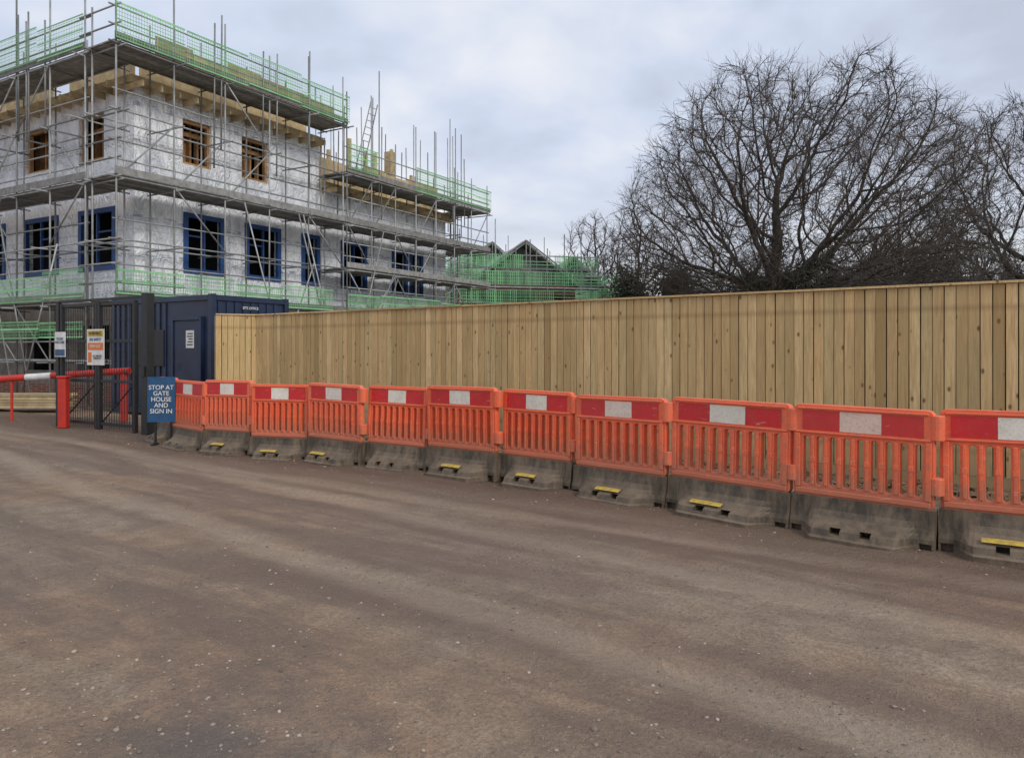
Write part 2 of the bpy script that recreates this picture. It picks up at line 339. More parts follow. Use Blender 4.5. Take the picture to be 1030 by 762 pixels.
# ---------------------------------------------------------------- fence
M_gapshade=pm('fence_gap_shade',(.06,.045,.03),(.04,.03,.02),4,.9,0)  # painted shade: dark colour that deepens the gaps between boards
def build_fence():
    mb=MB(); H=2.37
    def run(P,Q):
        P=np.array([*P,0.]);Q=np.array([*Q,0.]); L=np.linalg.norm(Q-P); e=(Q-P)/L; n=V(-e[1],e[0],0)
        if n[1]<0: n=-n
        f=-n
        k=int(math.ceil(L/.125))
        for i in range(k):
            x0=i*.125+random.uniform(-.002,.002); x1=min(x0+.116+random.uniform(-.003,.001),L+.01); t=random.uniform(-.004,.004); zb=.12; zt=H+random.uniform(-.004,.004)
            j=random.uniform(0,.01); j2=random.uniform(0,.01)
            pts=[P+e*x0+f*(.02+j),P+e*x0,P+e*x1,P+e*x1+f*(.02+j2)]
            b=len(mb.v)
            for p in pts: mb.v.append((p[0],p[1],zb))
            for p in pts: mb.v.append((p[0]+e[0]*t,p[1]+e[1]*t,zt))
            for q in((0,1,2,3),(7,6,5,4),(0,4,5,1),(1,5,6,2),(2,6,7,3),(3,7,4,0)): mb.f.append(tuple(b+x for x in q)); mb.m.append(0)
        x=0
        while x<L:
            w=min(3.0,L-x)-.006
            mb.box(P+e*x+f*.0+V(0,0,-.02),e*w,f*.03,V(0,0,.135))
            mb.box(P+e*x-f*.03+V(0,0,H+.006),e*w,f*.085,V(0,0,.028))
            mb.box(P+e*x-f*.012+V(0,0,.13),e*w,f*.008,V(0,0,H-.14),1)  # added dark sheet behind the boards, stands in for gap shadow
            for z in(.35,1.2,2.05): mb.box(P+e*x-f*.092+V(0,0,z),e*w,f*.075,V(0,0,.09))
            mb.box(P+e*x-f*.2+V(0,0,-.1),e*.1,f*.1,V(0,0,H+.08)); x+=3.0
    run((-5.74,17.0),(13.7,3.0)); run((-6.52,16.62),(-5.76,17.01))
    mb.build('timber_fence',[M_fence,M_gapshade])
build_fence()
# ---------------------------------------------------------------- barriers
def rr(x0,z0,x1,z1,r,n=5):
    p=[]
    for cx,cz,a0 in((x1-r,z1-r,0),(x0+r,z1-r,90),(x0+r,z0+r,180),(x1-r,z0+r,270)):
        for i in range(n+1):
            a=math.radians(a0+90*i/n); p.append((cx+r*math.cos(a),cz+r*math.sin(a)))
    return p
def curve_panel(name,outlines,ext,bev,mat):
    cu=bpy.data.curves.new(name,'CURVE'); cu.dimensions='2D'; cu.fill_mode='BOTH'; cu.extrude=ext; cu.bevel_depth=bev; cu.bevel_resolution=1
    for pts in outlines:
        s=cu.splines.new('POLY'); s.points.add(len(pts)-1); s.use_cyclic_u=True
        for i,p in enumerate(pts): s.points[i].co=(p[0],p[1],0,1)
    ob=bpy.data.objects.new(name,cu); col.objects.link(ob); bpy.context.view_layer.update()
    me=bpy.data.meshes.new_from_object(ob.evaluated_get(bpy.context.evaluated_depsgraph_get()))
    bpy.data.objects.remove(ob)
    me.transform(Matrix(((1,0,0,0),(0,0,-1,0),(0,1,0,0),(0,0,0,1)))); me.materials.clear(); me.materials.append(mat); return me
LB=1.15
slots=[]; ns=9
for i in range(ns):
    cx=.125+ (LB-.25)*i/(ns-1); slots.append(list(reversed(rr(cx-.034,.425,cx+.034,.865,.032))))
me_panel=curve_panel('barrier_panel',[rr(.02,.335,LB-.02,1.13,.045)]+slots,.028,.008,M_orange)
def trims():
    mb=MB()
    for y in(-.052,.037):
        mb.box((.035,y,.355),(LB-.07,0,0),(0,.015,0),(0,0,.045))
        mb.box((.035,y,.885),(LB-.07,0,0),(0,.015,0),(0,0,.02))
        mb.box((.05,y,1.095),(LB-.1,0,0),(0,.015,0),(0,0,.02))
        mb.box((.03,y,.405),(.045,0,0),(0,.015,0),(0,0,.475))
        mb.box((LB-.075,y,.405),(.045,0,0),(0,.015,0),(0,0,.475))
        for i in range(ns-1):
            cx=.125+(LB-.25)*(i+.5)/(ns-1); mb.box((cx-.015,y+.003 if y<0 else y-.001,.43),(.03,0,0),(0,.012,0),(0,0,.43))
            mb.box((cx-.02,y+.001 if y<0 else y-.0005,.63),(.04,0,0),(0,.014,0),(0,0,.05))
    for z0,z1 in((.9,1.1),(.46,.6)):
        mb.tube((LB+.0,0,z0),(LB+.0,0,z1),.056,14)
        mb.box((LB-.08,-.03,z0+.02),(.08,0,0),(0,.06,0),(0,0,z1-z0-.04))
    ob=mb.build('tt',[M_orange],bevel=.006); bpy.context.view_layer.update()
    me=bpy.data.meshes.new_from_object(ob.evaluated_get(bpy.context.evaluated_depsgraph_get())); bpy.data.objects.remove(ob); return me
me_trim=trims()
def band():
    mb=MB(); seg=[(.09,.405,0),(.408,.742,1),(.745,1.06,0)]
    for a,b,m in seg:
        mb.box((a,-.0405,.915),(b-a,0,0),(0,.004,0),(0,0,.17),m)
        mb.box((a,.0365,.915),(b-a,0,0),(0,.004,0),(0,0,.17),m)
    return mb.build('barrier_band',[M_bred,M_bwhite],mesh_only=True)
me_band=band()
def base_mesh():
    nx=33; mb=MB()
    prof=[(0,1.12),(.045,1.12),(.06,1.0),(.11,.9),(.15,.5),(.19,.26),(.24,.12),(.3,.04),(.34,0)]
    rows=[]
    for i in range(nx):
        x=LB*i/(nx-1); t=abs(x/LB-.5)*2
        bul=1-min(1,max(0,(t-.55)/.25)); bul=bul*bul*(3-2*bul)
        ring=[]
        for z,w in prof: ring.append((x,-(.055+.035*w+.2*bul*w),z))
        for z,w in reversed(prof): ring.append((x,(.055+.035*w+.12*bul*w),z))
        rows.append(ring)
    m=len(rows[0])
    for r in rows: mb.v+=r
    for i in range(nx-1):
        for j in range(m):
            k=(j+1)%m; mb.f.append((i*m+j,i*m+k,(i+1)*m+k,(i+1)*m+j)); mb.m.append(0)
    mb.f.append(tuple(reversed(range(m)))); mb.m.append(0); mb.f.append(tuple((nx-1)*m+j for j in range(m))); mb.m.append(0)
    ob=mb.build('tmpbase',[M_rub])
    import bmesh
    bm=bmesh.new(); bm.from_mesh(ob.data); bmesh.ops.recalc_face_normals(bm,faces=bm.faces); bm.to_mesh(ob.data); bm.free()
    cut=MB()
    for cx in(.44,.68): cut.cbox((cx,-.25,.1),.045,.14,.026)
    for cx in(.06,LB-.06): cut.cbox((cx,-.1,.03),.045,.08,.045)
    cc=cut.build('tmpcut',[M_dark])
    md=ob.modifiers.new('b','BOOLEAN'); md.operation='DIFFERENCE'; md.object=cc; md.solver='EXACT'
    bv=ob.modifiers.new('v','BEVEL'); bv.width=.006; bv.segments=1; bv.limit_method='ANGLE'; bv.angle_limit=math.radians(40)
    bpy.context.view_layer.update()
    me=bpy.data.meshes.new_from_object(ob.evaluated_get(bpy.context.evaluated_depsgraph_get()))
    bpy.data.objects.remove(ob); bpy.data.objects.remove(cc)
    return me
me_base=base_mesh()
mb=MB(); mb.box((.4,-.232,.152),(.3,.0,0),(0,-.006,-.004),(0,.045,.022)); me_stick=mb.build('barrier_sticker',[M_yel],mesh_only=True)
edges=[(5.28,4.66),(4.36,5.37),(3.44,6.08),(2.52,6.79),(1.63,7.76),(.74,8.64),(-.10,9.27),(-1.09,10.0),(-2.01,10.56),(-2.97,11.18),(-3.97,11.5),(-4.89,12.06),(-5.75,12.85),(-6.3,13.5)]
stick=[0,1,0,1,1,1,1,0,1,1,1,0,0]
sink=[0,0,0,.0,.03,0,-.01,.015,.0,.04,.0,.025,0]
for i in range(len(edges)-1):
    R=V(*edges[i]);L=V(*edges[i+1]); d=R-L; ln=np.linalg.norm(d); a=math.atan2(d[1],d[0])+random.uniform(-.06,.06)
    r=empty('traffic_barrier',(L[0]+random.uniform(-.02,.02),L[1]+random.uniform(-.03,.03),-.012-sink[i]),a)
    r.rotation_euler=(random.uniform(-.03,.03),random.uniform(-.016,.016),a)
    sx=(ln-.015)/LB
    for nm,me in(('panel',me_panel),('frame_trim',me_trim),('reflective_band',me_band),('ballast_base',me_base))+((('handle_sticker',me_stick),) if stick[i] else ()):
        c=bpy.data.objects.new(nm,me); c.scale=(sx,1,1)
        if nm=='handle_sticker': c.location=(random.uniform(-.12,.08),0,0)
        link(c,r)
# ---------------------------------------------------------------- text helper
def text(s,size,mat,parent,loc,rotz,name='lettering'):
    cu=bpy.data.curves.new(name,'FONT'); cu.body=s; cu.size=size; cu.align_x='CENTER'; cu.align_y='CENTER'; cu.extrude=.001; cu.space_line=.95; cu.offset=size*.01
    cu.materials.append(mat); o=bpy.data.objects.new(name,cu); o.location=loc; o.rotation_euler=(math.pi/2,0,rotz); link(o)
    if parent: child(o,parent)
    return o
def sign(name,P,ang,w,h,zc,faces,texts,thick=.01):
    r=empty(name,(P[0],P[1],zc)); e=V(math.cos(ang),math.sin(ang),0); f=V(math.sin(ang),-math.cos(ang),0); P=V(P[0],P[1],zc)
    mb=MB(); mb.box(P-e*w/2-V(0,0,h/2),e*w,f*thick,V(0,0,h),0); mb.build('board',[faces[0][4]],r)
    for k,(x0,x1,z0,z1,mt) in enumerate(faces[1:]):
        mb=MB(); mb.box(P-e*w/2-V(0,0,h/2)+e*w*x0+V(0,0,h*z0)+f*(thick+.0005),e*w*(x1-x0),f*.003,V(0,0,h*(z1-z0))); mb.build('printed_panel',[mt],r)
    for s,sz,x,z,mt in texts:
        q=P+e*(x-.5)*w+V(0,0,(z-.5)*h)+f*(thick+.006); text(s,sz,mt,r,tuple(q),ang)
    return r
r=sign('stop_at_gatehouse_sign',(-5.9,12.72),math.radians(3),.46,.76,.77,[(0,0,0,0,M_bluesign)],[('STOP AT\nGATE\nHOUSE\nAND\nSIGN IN',.105,.5,.5,M_white)])
mb=MB()
for x in(-6.03,-5.77): mb.box((x,12.735,0),(.03,0,0),(0,.03,0),(0,0,1.05))
for x in(-6.03,-5.77): mb.box((x-.01,12.62,-.005),(.05,0,0),(0,.3,0),(0,0,.03))
mb.build('sign_legs',[M_black],r)
# ---------------------------------------------------------------- gate
def gate():
    GL=V(-9.58,16.0,0); GR=V(-6.85,14.35,0); L=np.linalg.norm(GR-GL); e=(GR-GL)/L; f=V(e[1],-e[0],0); ang=math.atan2(e[1],e[0])
    r=empty('security_gate',tuple(GL)); H=2.62
    mb=MB()
    for x,w,hh in((0,.1,H),(.17,.06,H-.06),(1.44,.07,H-.06),(1.53,.07,H-.06),(2.71,.07,H-.06)):
        mb.box(GL+e*x+V(0,0,0),e*w,f*.08,V(0,0,hh))
    for x0,x1 in((.232,1.438),(1.602,2.708)):
        for z in(.1,.95,1.75,H-.13): mb.box(GL+e*(x0)+f*.015+V(0,0,z),e*(x1-x0),f*.05,V(0,0,.06))
    mb.box(GL+e*.102+f*.02+V(0,0,H-.03),e*(L-.25),f*.05,V(0,0,.05))
    mb.build('frame',[M_black],r,.004)
    mb=MB()
    for x0,x1 in((.22,1.44),(1.59,2.72)):
        x=x0+.03
        while x<x1: mb.box(GL+e*x+f*.036+V(0,0,.05),e*.009,f*.009,V(0,0,H-.12)); x+=.085
        z=.2
        while z<H-.1: mb.box(GL+e*x0+f*.046+V(0,0,z),e*(x1-x0),f*.008,V(0,0,.008)); z+=.2
        mb.tube(GL+e*(x0+.02)+f*.03+V(0,0,.15),GL+e*(x1-.02)+f*.03+V(0,0,.95),.016)
    mb.build('mesh_infill',[M_black],r)
    mb=MB(); mb.box(GR-e*.14-f*.04,e*.18,f*.16,V(0,0,2.68)); mb.box(GR-e*.11+f*.122+V(0,0,1.1),e*.1,f*.03,V(0,0,.2)); mb.build('gate_column',[M_black],r,.006)
    P=GL+e*.2+f*.09
    sign('welcome_sign',(P[0],P[1]),ang,.4,.52,1.72,[(0,0,0,0,M_white),(0.04,.96,.04,.3,M_bluesign)],[("YOU'RE\nWELCOME",.075,.5,.65,M_bluesign)])
    P=GL+e*1.5+f*.09
    sign('warning_sign',(P[0],P[1]),ang,.6,.72,1.66,[(0,0,0,0,M_white),(.05,.95,.8,.96,M_yel),(.05,.95,.42,.62,M_orgs),(.08,.28,.08,.36,M_orgs)],[('WARNING',.09,.5,.88,M_black),('SITE SAFETY',.075,.5,.71,M_bluesign),('KEEP OUT',.08,.5,.52,M_white),('ALL VISITORS\nREPORT IN',.05,.62,.22,M_black)])
gate()
# boom barrier
r=empty('boom_barrier',(-9.2,15.55,0))
mb=MB(); mb.box((-9.3,15.45,0),(.17,0,0),(0,.17,0),(0,0,1.02)); mb.box((-9.32,15.43,1.023),(.21,0,0),(0,.21,0),(0,0,.05)); mb.build('post',[M_redp],r,.02)
mb=MB(); P0=V(-8.55,16.9,1.14);P1=V(-17,17.4,.6)
cl=[1,1,1,0,1,0,0,1,0,0,1,0,1,0]
for k in range(14): mb.tube(P0+(P1-P0)*k/14,P0+(P1-P0)*(k+.985)/14,.075,12,cl[k])
mb.build('boom',[M_white,M_redp],r)
mb=MB(); mb.tube((-17,17.4,0),(-17,17.4,.75),.06,8); mb.tube((-8.7,16.95,0),(-8.7,16.95,1.2),.08,10); mb.tube((-11.3,17.07,.0),(-11.3,17.07,.92),.03,8); mb.build('rest_posts',[M_redp],r)
# ---------------------------------------------------------------- site cabin / container
K=V(-7.0,17.6,0); cR=V(.515,.857,0); cL=V(-.857,.515,0)
def container():
    r=empty('shipping_container_office',tuple(K)); H=2.92; LL=4.0; WW=2.35; mb=MB()
    mb.box(K+cR*.05+cL*.05+V(0,0,.1),cL*(LL-.1),cR*(WW-.1),V(0,0,H-.16))
    for a in(K,K+cL*(LL-.14),K+cR*(WW-.14),K+cL*(LL-.14)+cR*(WW-.14)): mb.box(a,cL*.14,cR*.14,V(0,0,H))
    for z in(0.02,H-.15):
        for q in(0,WW-.12): mb.box(K+cR*q+cL*.142+V(0,0,z),cL*(LL-.284),cR*.12,V(0,0,.13))
        for q in(0,LL-.12): mb.box(K+cL*q+cR*.142+V(0,0,z),cR*(WW-.284),cL*.12,V(0,0,.13))
    mb.build('shell',[M_navy],r,.008)
    mb=MB()
    fr=-cR; x=1.75
    while x<LL-.3: mb.box(K+cL*x+cR*.051+V(0,0,.17),cL*.12,fr*.035,V(0,0,H-.34)); x+=.24
    x=.2
    while x<WW-.3: mb.box(K+cR*x+cL*.051+V(0,0,.17),cR*.12,-cL*.035,V(0,0,H-.34)); x+=.24
    mb.build('corrugated_sides',[M_navy],r,.01)
    mb=MB(); mb.box(K+cL*.42+cR*.051+V(0,0,.25),cL*.95,fr*.06,V(0,0,2.05)); 
    for x in(.34,1.39): mb.box(K+cL*x+cR*.052+V(0,0,.2),cL*.07,fr*.09,V(0,0,2.2))
    mb.box(K+cL*.42+cR*.052+V(0,0,2.31),cL*.96,fr*.09,V(0,0,.08)); mb.tube(K+cL*1.25+fr*.06+V(0,0,1.1),K+cL*1.25+fr*.06+V(0,0,1.3),.015); mb.build('door',[M_navy],r,.005)
    mb=MB(); mb.box(K+cL*1.8+cR*.012+V(0,0,1.2),cL*1.1,fr*.02,V(0,0,.9)); mb.build('window_shutter',[M_black],r,.01)
    mb=MB(); mb.box(K+cL*.62-cR*.012+V(0,0,1.65),cL*.3,fr*.004,V(0,0,.42)); mb.build('notice',[M_white],r)
    for k in range(5):
        mb=MB(); mb.box(K+cL*.66-cR*.018+V(0,0,1.72+k*.065),cL*(.22-.03*(k%3)),fr*.002,V(0,0,.025)); mb.build('notice_print',[M_black],r)
    text('SITE OFFICE',.09,M_white,r,tuple(K-cL*.03+cR*1.1+V(0,0,2.62)),math.atan2(.857,.515))
container()
# ---------------------------------------------------------------- building
C=V(-11.0,22.0,0); dR=V(.505,.863,0); dL=V(-.863,.505,0)
def FR(s,off,z): return C+dR*s-dL*off+V(0,0,z)
def FL(t,off,z): return C+dL*t-dR*off+V(0,0,z)
bld=empty('apartment_building',tuple(C))
def wall(F,s0,s1,z0,z1,ops,mb,m,depth=.22):
    xs=sorted({s0,s1,*[o[0] for o in ops],*[o[1] for o in ops]}); zs=sorted({z0,z1,*[o[2] for o in ops],*[o[3] for o in ops]})
    for a,b in zip(xs,xs[1:]):
        for c,d in zip(zs,zs[1:]):
            cx,cz=(a+b)/2,(c+d)/2
            if any(o[0]<cx<o[1] and o[2]<cz<o[3] for o in ops): continue
            mb.quad(F(a,0,c),F(b,0,c),F(b,0,d),F(a,0,d),m)
    for a,b,c,d in ops:
        mb.quad(F(a,0,c),F(b,0,c),F(b,-depth,c),F(a,-depth,c),m); mb.quad(F(a,0,d),F(b,0,d),F(b,-depth,d),F(a,-depth,d),m)
        mb.quad(F(a,0,c),F(a,0,d),F(a,-depth,d),F(a,-depth,c),m); mb.quad(F(b,0,c),F(b,0,d),F(b,-depth,d),F(b,-depth,c),m)
R1=[(1.7,3.05),(4.05,5.45),(6.6,7.35),(8.65,10.0),(11.75,12.65),(12.95,13.75)]
L1=[(.95,2.7),(4.0,5.85),(7.2,9.0),(11,12.8)]
R2=[(1.6,2.65),(3.85,5.0)]; L2=[(1.5,2.8),(4.5,5.9),(7.6,9.0),(11,12.5)]
Z1=(4.08,5.8); Z2=(7.38,8.78)
HS=7.4
mw=MB()
wall(FR,0,HS,3.0,9.3,[(a,b,*Z1) for a,b in R1 if b<HS]+[(a,b,*Z2) for a,b in R2],mw,0)
wall(FR,HS,15.6,3.0,7.7,[(a,b,*Z1) for a,b in R1 if a>HS] ,mw,0)
wall(FL,0,16,3.0,9.3,[(a,b,*Z1) for a,b in L1]+[(a,b,*Z2) for a,b in L2],mw,0)
G0=[(1.2,2.6,1.0,2.35),(4.3,5.6,0.6,2.35),(8,9.2,1,2.35),(11,12.3,1,2.35)]
wall(FR,0,15.6,.55,3.0,G0,mw,1); wall(FL,0,16,.55,3.0,[(1.2,2.9,.95,2.35),(4.2,5.8,.95,2.35),(8.2,9.8,.95,2.35)],mw,1)
wall(FR,0,15.6,-.1,.55,[],mw,2); wall(FL,0,16,-.1,.55,[],mw,2)
E=C+dR*15.6; F_=C+dL*16
def up(p,z): return p+V(0,0,z)
B0=C+dR*HS; B1=B0+dL*16
mw.quad(up(E,-.1),up(E+dL*16,-.1),up(E+dL*16,7.7),up(E,7.7),0)
mw.quad(up(F_,-.1),up(F_+dR*15.6,-.1),up(F_+dR*15.6,7.7),up(F_,7.7),0)
mw.quad(up(F_,7.7),up(B1,7.7),up(B1,9.3),up(F_,9.3),0)
mw.quad(up(B0,7.7),up(B1,7.7),up(B1,9.3),up(B0,9.3),0)
mw.build('walls',[M_foil,M_block,M_brick],bld)
mr=MB()
mr.box(up(C-dR*.25-dL*.25,9.303),dR*(HS+.25),dL*16.5,V(0,0,.22),0)
mr.box(up(B0-dL*.25+dR*.01,7.703),dR*(15.6-HS+.25),dL*16.5,V(0,0,.22),0)
for s in np.arange(-.2,HS-.1,.6): mr.box(FR(s,.7,9.12),dR*.05,dL*1.4,V(0,0,.17),0)
for s in np.arange(.2,15.8,.6): mr.box(FL(s,.7,9.12),dL*.05,dR*1.4,V(0,0,.17),0)
for s in np.arange(HS+.2,15.6,.6): mr.box(FR(s,.7,7.52),dR*.05,dL*1.4,V(0,0,.17),0)
def upstand(F,e,s0,s1,off,z,h):
    s=s0
    while s<s1:
        w=random.uniform(.8,1.5); hh=h*random.uniform(.75,1.1)
        if random.random()<.85: mr.box(F(s,off,z),(F(s+min(w,s1-s)-.02,off,z)-F(s,off,z)),e*.03,V(0,0,hh),0)
        s+=w
upstand(FR,dL,.3,HS-.4,-.2,9.53,.95); upstand(FL,dR,.3,15.6,-.2,9.53,.8); upstand(FR,dL,HS+.4,15.4,-.3,7.93,1.15)
upstand(FR,dL,.0,HS-.2,1.0,9.86,.75); upstand(FR,dL,HS+1.4,13.4,1.0,8.15,.6)
for k in range(9):
    s=8+k*.8; mr.box(FR(s,-.8-random.random(),7.93),dR*.12,dL*.12,V(0,0,random.uniform(1.2,2.6)),0)
for k in range(10): mr.box(FR(8.2+random.random()*5,-1.2-random.random(),8.0+random.random()*.8),dR*random.uniform(1.5,2.6),dL*.3,V(0,0,.12),0)
mr.box(FR(12.2,-.5,7.93),dR*.35,dL*.35,V(0,0,2.3),0)
mr.build('roof_timber',[M_osb],bld)
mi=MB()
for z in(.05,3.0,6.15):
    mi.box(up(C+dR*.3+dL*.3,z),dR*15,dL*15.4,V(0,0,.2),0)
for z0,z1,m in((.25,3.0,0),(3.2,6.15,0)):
    mi.box(up(C+dR*1.7+dL*1.7,z0),dR*13.5,dL*13.9,V(0,0,z1-z0),0)  # near-black filler boxes, room darkness painted in behind the openings
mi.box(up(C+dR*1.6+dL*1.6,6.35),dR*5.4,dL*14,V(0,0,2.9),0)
mi.build('slabs_and_dark_fill',[M_dark],bld)
mt=MB(); mf=MB()
for F,e,lst in((FR,dR,R2),(FL,dL,L2)):
    for a,b in lst:
        z0,z1=Z2; dp=F(a,-.22,z0)-F(a,-.1,z0)
        mt.box(F(a,-.1,z0),e*.09,dp,V(0,0,z1-z0)); mt.box(F(b-.09,-.1,z0),e*.09,dp,V(0,0,z1-z0))
        mt.box(F(a+.092,-.1,z0),e*(b-a-.184),dp,V(0,0,.09)); mt.box(F(a+.092,-.1,z1-.09),e*(b-a-.184),dp,V(0,0,.09))
        s=a-.4
        while s<b+.4:
            mt.box(F(s,-.5,z0-.3),e*.07,(F(s,-.65,z0)-F(s,-.5,z0)),V(0,0,1.9)); s+=random.uniform(.2,.36)
        mt.box(F(a-.3,-.7,z0-.2),e*(b-a)*.95,(F(a,-.73,z0)-F(a,-.7,z0)),V(0,0,1.3))
        mt.box(F(a-.3,-.45,z0+1.0),e*(b-a+.6),(F(a,-.49,z0)-F(a,-.45,z0)),V(0,0,.14))
for F,e,lst in((FR,dR,R1),(FL,dL,L1)):
    for a,b in lst:
        z0,z1=Z1; t=F(a,.05,0)-F(a,-.06,0)
        q=lambda s,z:F(s,-.06,z)
        mf.box(q(a-.08,z0-.08),e*.16,t,V(0,0,z1-z0+.16)); mf.box(q(b-.08,z0-.08),e*.16,t,V(0,0,z1-z0+.16))
        mf.box(q(a+.082,z0-.08),e*(b-a-.164),t,V(0,0,.15)); mf.box(q(a+.082,z1-.07),e*(b-a-.164),t,V(0,0,.15))
        if b-a>1: mf.box(q((a+b)/2-.03,z0+.072),e*.06,t*.8,V(0,0,z1-z0-.145))
        mf.box(q(a+.09,z0+(z1-z0)*.62),e*.45*(b-a),t*.6,V(0,0,.05))
mt.build('timber_window_openings',[M_timber],bld); mf.build('blue_window_frames',[M_blue],bld,.004)
# ---------------------------------------------------------------- scaffolding
sc=MB(); bd=MB(); gn=MB()
def scaffold(F,s0,s1,lifts,boarded,ztop,net,sp=1.75,zextra=1.3,bstart=None):
    bs=s0 if bstart is None else bstart
    n=max(1,round((s1-s0)/sp)); ss=[s0+(s1-s0)*i/n for i in range(n+1)]
    for i,s in enumerate(ss):
        for off in(1.42,.32):
            x=random.uniform(-.03,.03)
            sc.tube(F(s,off,-.05),F(s+x,off+random.uniform(-.02,.02),ztop+random.uniform(.3,zextra) if off>1 else ztop+random.uniform(-.2,.5)),.026)
        for z in lifts: sc.tube(F(s+.06,.1,z-.06),F(s+.06,1.62+random.uniform(0,.3),z-.06),.024)
        if i<n:
            for a,b in zip(lifts,lifts[1:]):
                if random.random()<.42:
                    if random.random()<.5: sc.tube(F(s,1.46,a),F(ss[i+1],1.46,b),.023)
                    else: sc.tube(F(ss[i+1],1.46,a),F(s,1.46,b),.023)
    for z in lifts:
        for off in(1.42,.32): sc.tube(F(s0-.25,off+.04,z),F(s1+.25,off+.04,z+random.uniform(-.02,.02)),.025)
        if z not in boarded:
            sc.tube(F(s0-.1,1.38,z+.55),F(s1+.1,1.38,z+.55+random.uniform(-.05,.05)),.023)
    for z in boarded:
        for k in(.5,1.0): sc.tube(F(s0-.2,1.38,z+k),F(s1+.2,1.38,z+k),.024)
        for off in np.arange(.28,1.4,.235):
            s=bs-.1
            while s<s1+.1:
                w=min(random.uniform(2.4,3.9),s1+.15-s)
                e=F(s+w-.02,off,z)-F(s,off,z); bd.box(F(s,off,z+.03+random.uniform(0,.012)),e,F(s,off+.222,z)-F(s,off,z),V(0,0,.038)); s+=w
        e=F(s1+.15,1.5,z)-F(s0-.1,1.5,z); bd.box(F(s0-.1,1.485,z+.075),e,F(s0,1.52,z)-F(s0,1.485,z),V(0,0,.2))
    for z,zh in net:
        s=s0-.1
        while s<s1+.1:
            w=random.uniform(1.7,2.4)
            if random.random()<.93:
                x=s; h=zh*random.uniform(.88,1.05); z_=z+random.uniform(.02,.14); off=1.54+random.uniform(0,.03); x1=min(s+w-.05,s1+.2)
                while x<x1:
                    a=F(x,off,z_);b=F(x+.014,off,z_);c=F(x+.014,off,z_+h);d=F(x,off,z_+h); gn.quad(a,b,c,d); x+=.08
                zz=z_
                while zz<z_+h+.01: gn.quad(F(s,off+.004,zz),F(x1,off+.004,zz),F(x1,off+.004,zz+.013),F(s,off+.004,zz+.013)); zz+=.1
                for zz in(z_,z_+h*.5,z_+h-.04): gn.quad(F(s,off+.008,zz),F(x1,off+.008,zz),F(x1,off+.008,zz+.04),F(s,off+.008,zz+.04))
            s+=w
LF=[1.3,2.9,4.55,6.2,8.0,9.75]
scaffold(FR,-1.42,HS-.2,LF,[2.9,6.2,9.75],10.8,[(9.8,1.0),(2.95,.75)],1.7)
scaffold(FL,0.0,16,LF,[2.9,6.2,9.75],10.8,[(9.8,1.0),(2.95,.75),(1.9,.5)],1.75,bstart=-.17)
for z in LF+[10.25,10.75,6.7,7.2,3.4,3.9]: sc.tube(FL(-1.6,1.42,z+.03),FL(.3,1.42,z+.03),.025)
LL_=[1.3,2.9,4.55,6.2,8.05]
scaffold(FR,HS+.0,17,LL_,[2.9,4.55,6.2,8.05],9.1,[(8.1,.95),(2.95,.7)],1.45,zextra=2.6)
def FE(t,off,z): return C+dR*15.6+dL*t+dR*off+V(0,0,z)
scaffold(FE,0.3,12,LL_,[2.9,6.2,8.05],9.1,[(8.1,.95),(6.25,.8),(2.95,.7)],1.8,bstart=-.15)
for k in range(30):
    s=random.uniform(HS-.3,16.5); o_=random.choice([.3,1.4,-.8,-2]); sc.tube(FR(s,o_,6.5+random.random()),FR(s+random.uniform(-.08,.08),o_,random.uniform(9.8,12.4)),.025)
for k in range(5):
    s=random.uniform(-1,6); sc.tube(FR(s,1.46,7+random.random()),FR(s+.03,1.46,random.uniform(11,11.9)),.025)
    s=random.uniform(0,8); sc.tube(FL(s,1.46,7+random.random()),FL(s+.03,1.46,random.uniform(11,11.9)),.025)
for k in range(12):
    s=random.uniform(0,14); sc.tube(FR(s,1.5,.1),FR(s+random.choice([-2,2,2.4]),1.5,random.choice([3,4.6,6.2])),.024)
    s=random.uniform(0,14); sc.tube(FL(s,1.5,.1),FL(s+random.choice([-2,2]),1.5,random.choice([3,4.6,6.2])),.024)
for dx in(0,.4): sc.tube(FR(8.3+dx,.9,8.1),FR(9.3+dx,.9,11.3),.022)
for k in range(11): sc.tube(FR(8.35+k*.09,.9,8.3+k*.28),FR(8.75+k*.09,.9,8.3+k*.28),.014)
rs=empty('scaffolding',tuple(C))
sc.build('tubes',[M_tube],rs,smooth=True); bd.build('boards',[M_board],rs); gn.build('green_debris_mesh',[M_green],rs)
r=empty('timber_stack',(-13,19.5,0)); mb=MB()
for k in range(5):
    for j in range(4): mb.box((-14.6+random.uniform(-.1,.1),19.6+j*.22,.1+k*.07),(2.8,0,0),(0,.2,0),(0,0,.06))
mb.build('planks',[M_osb],r)
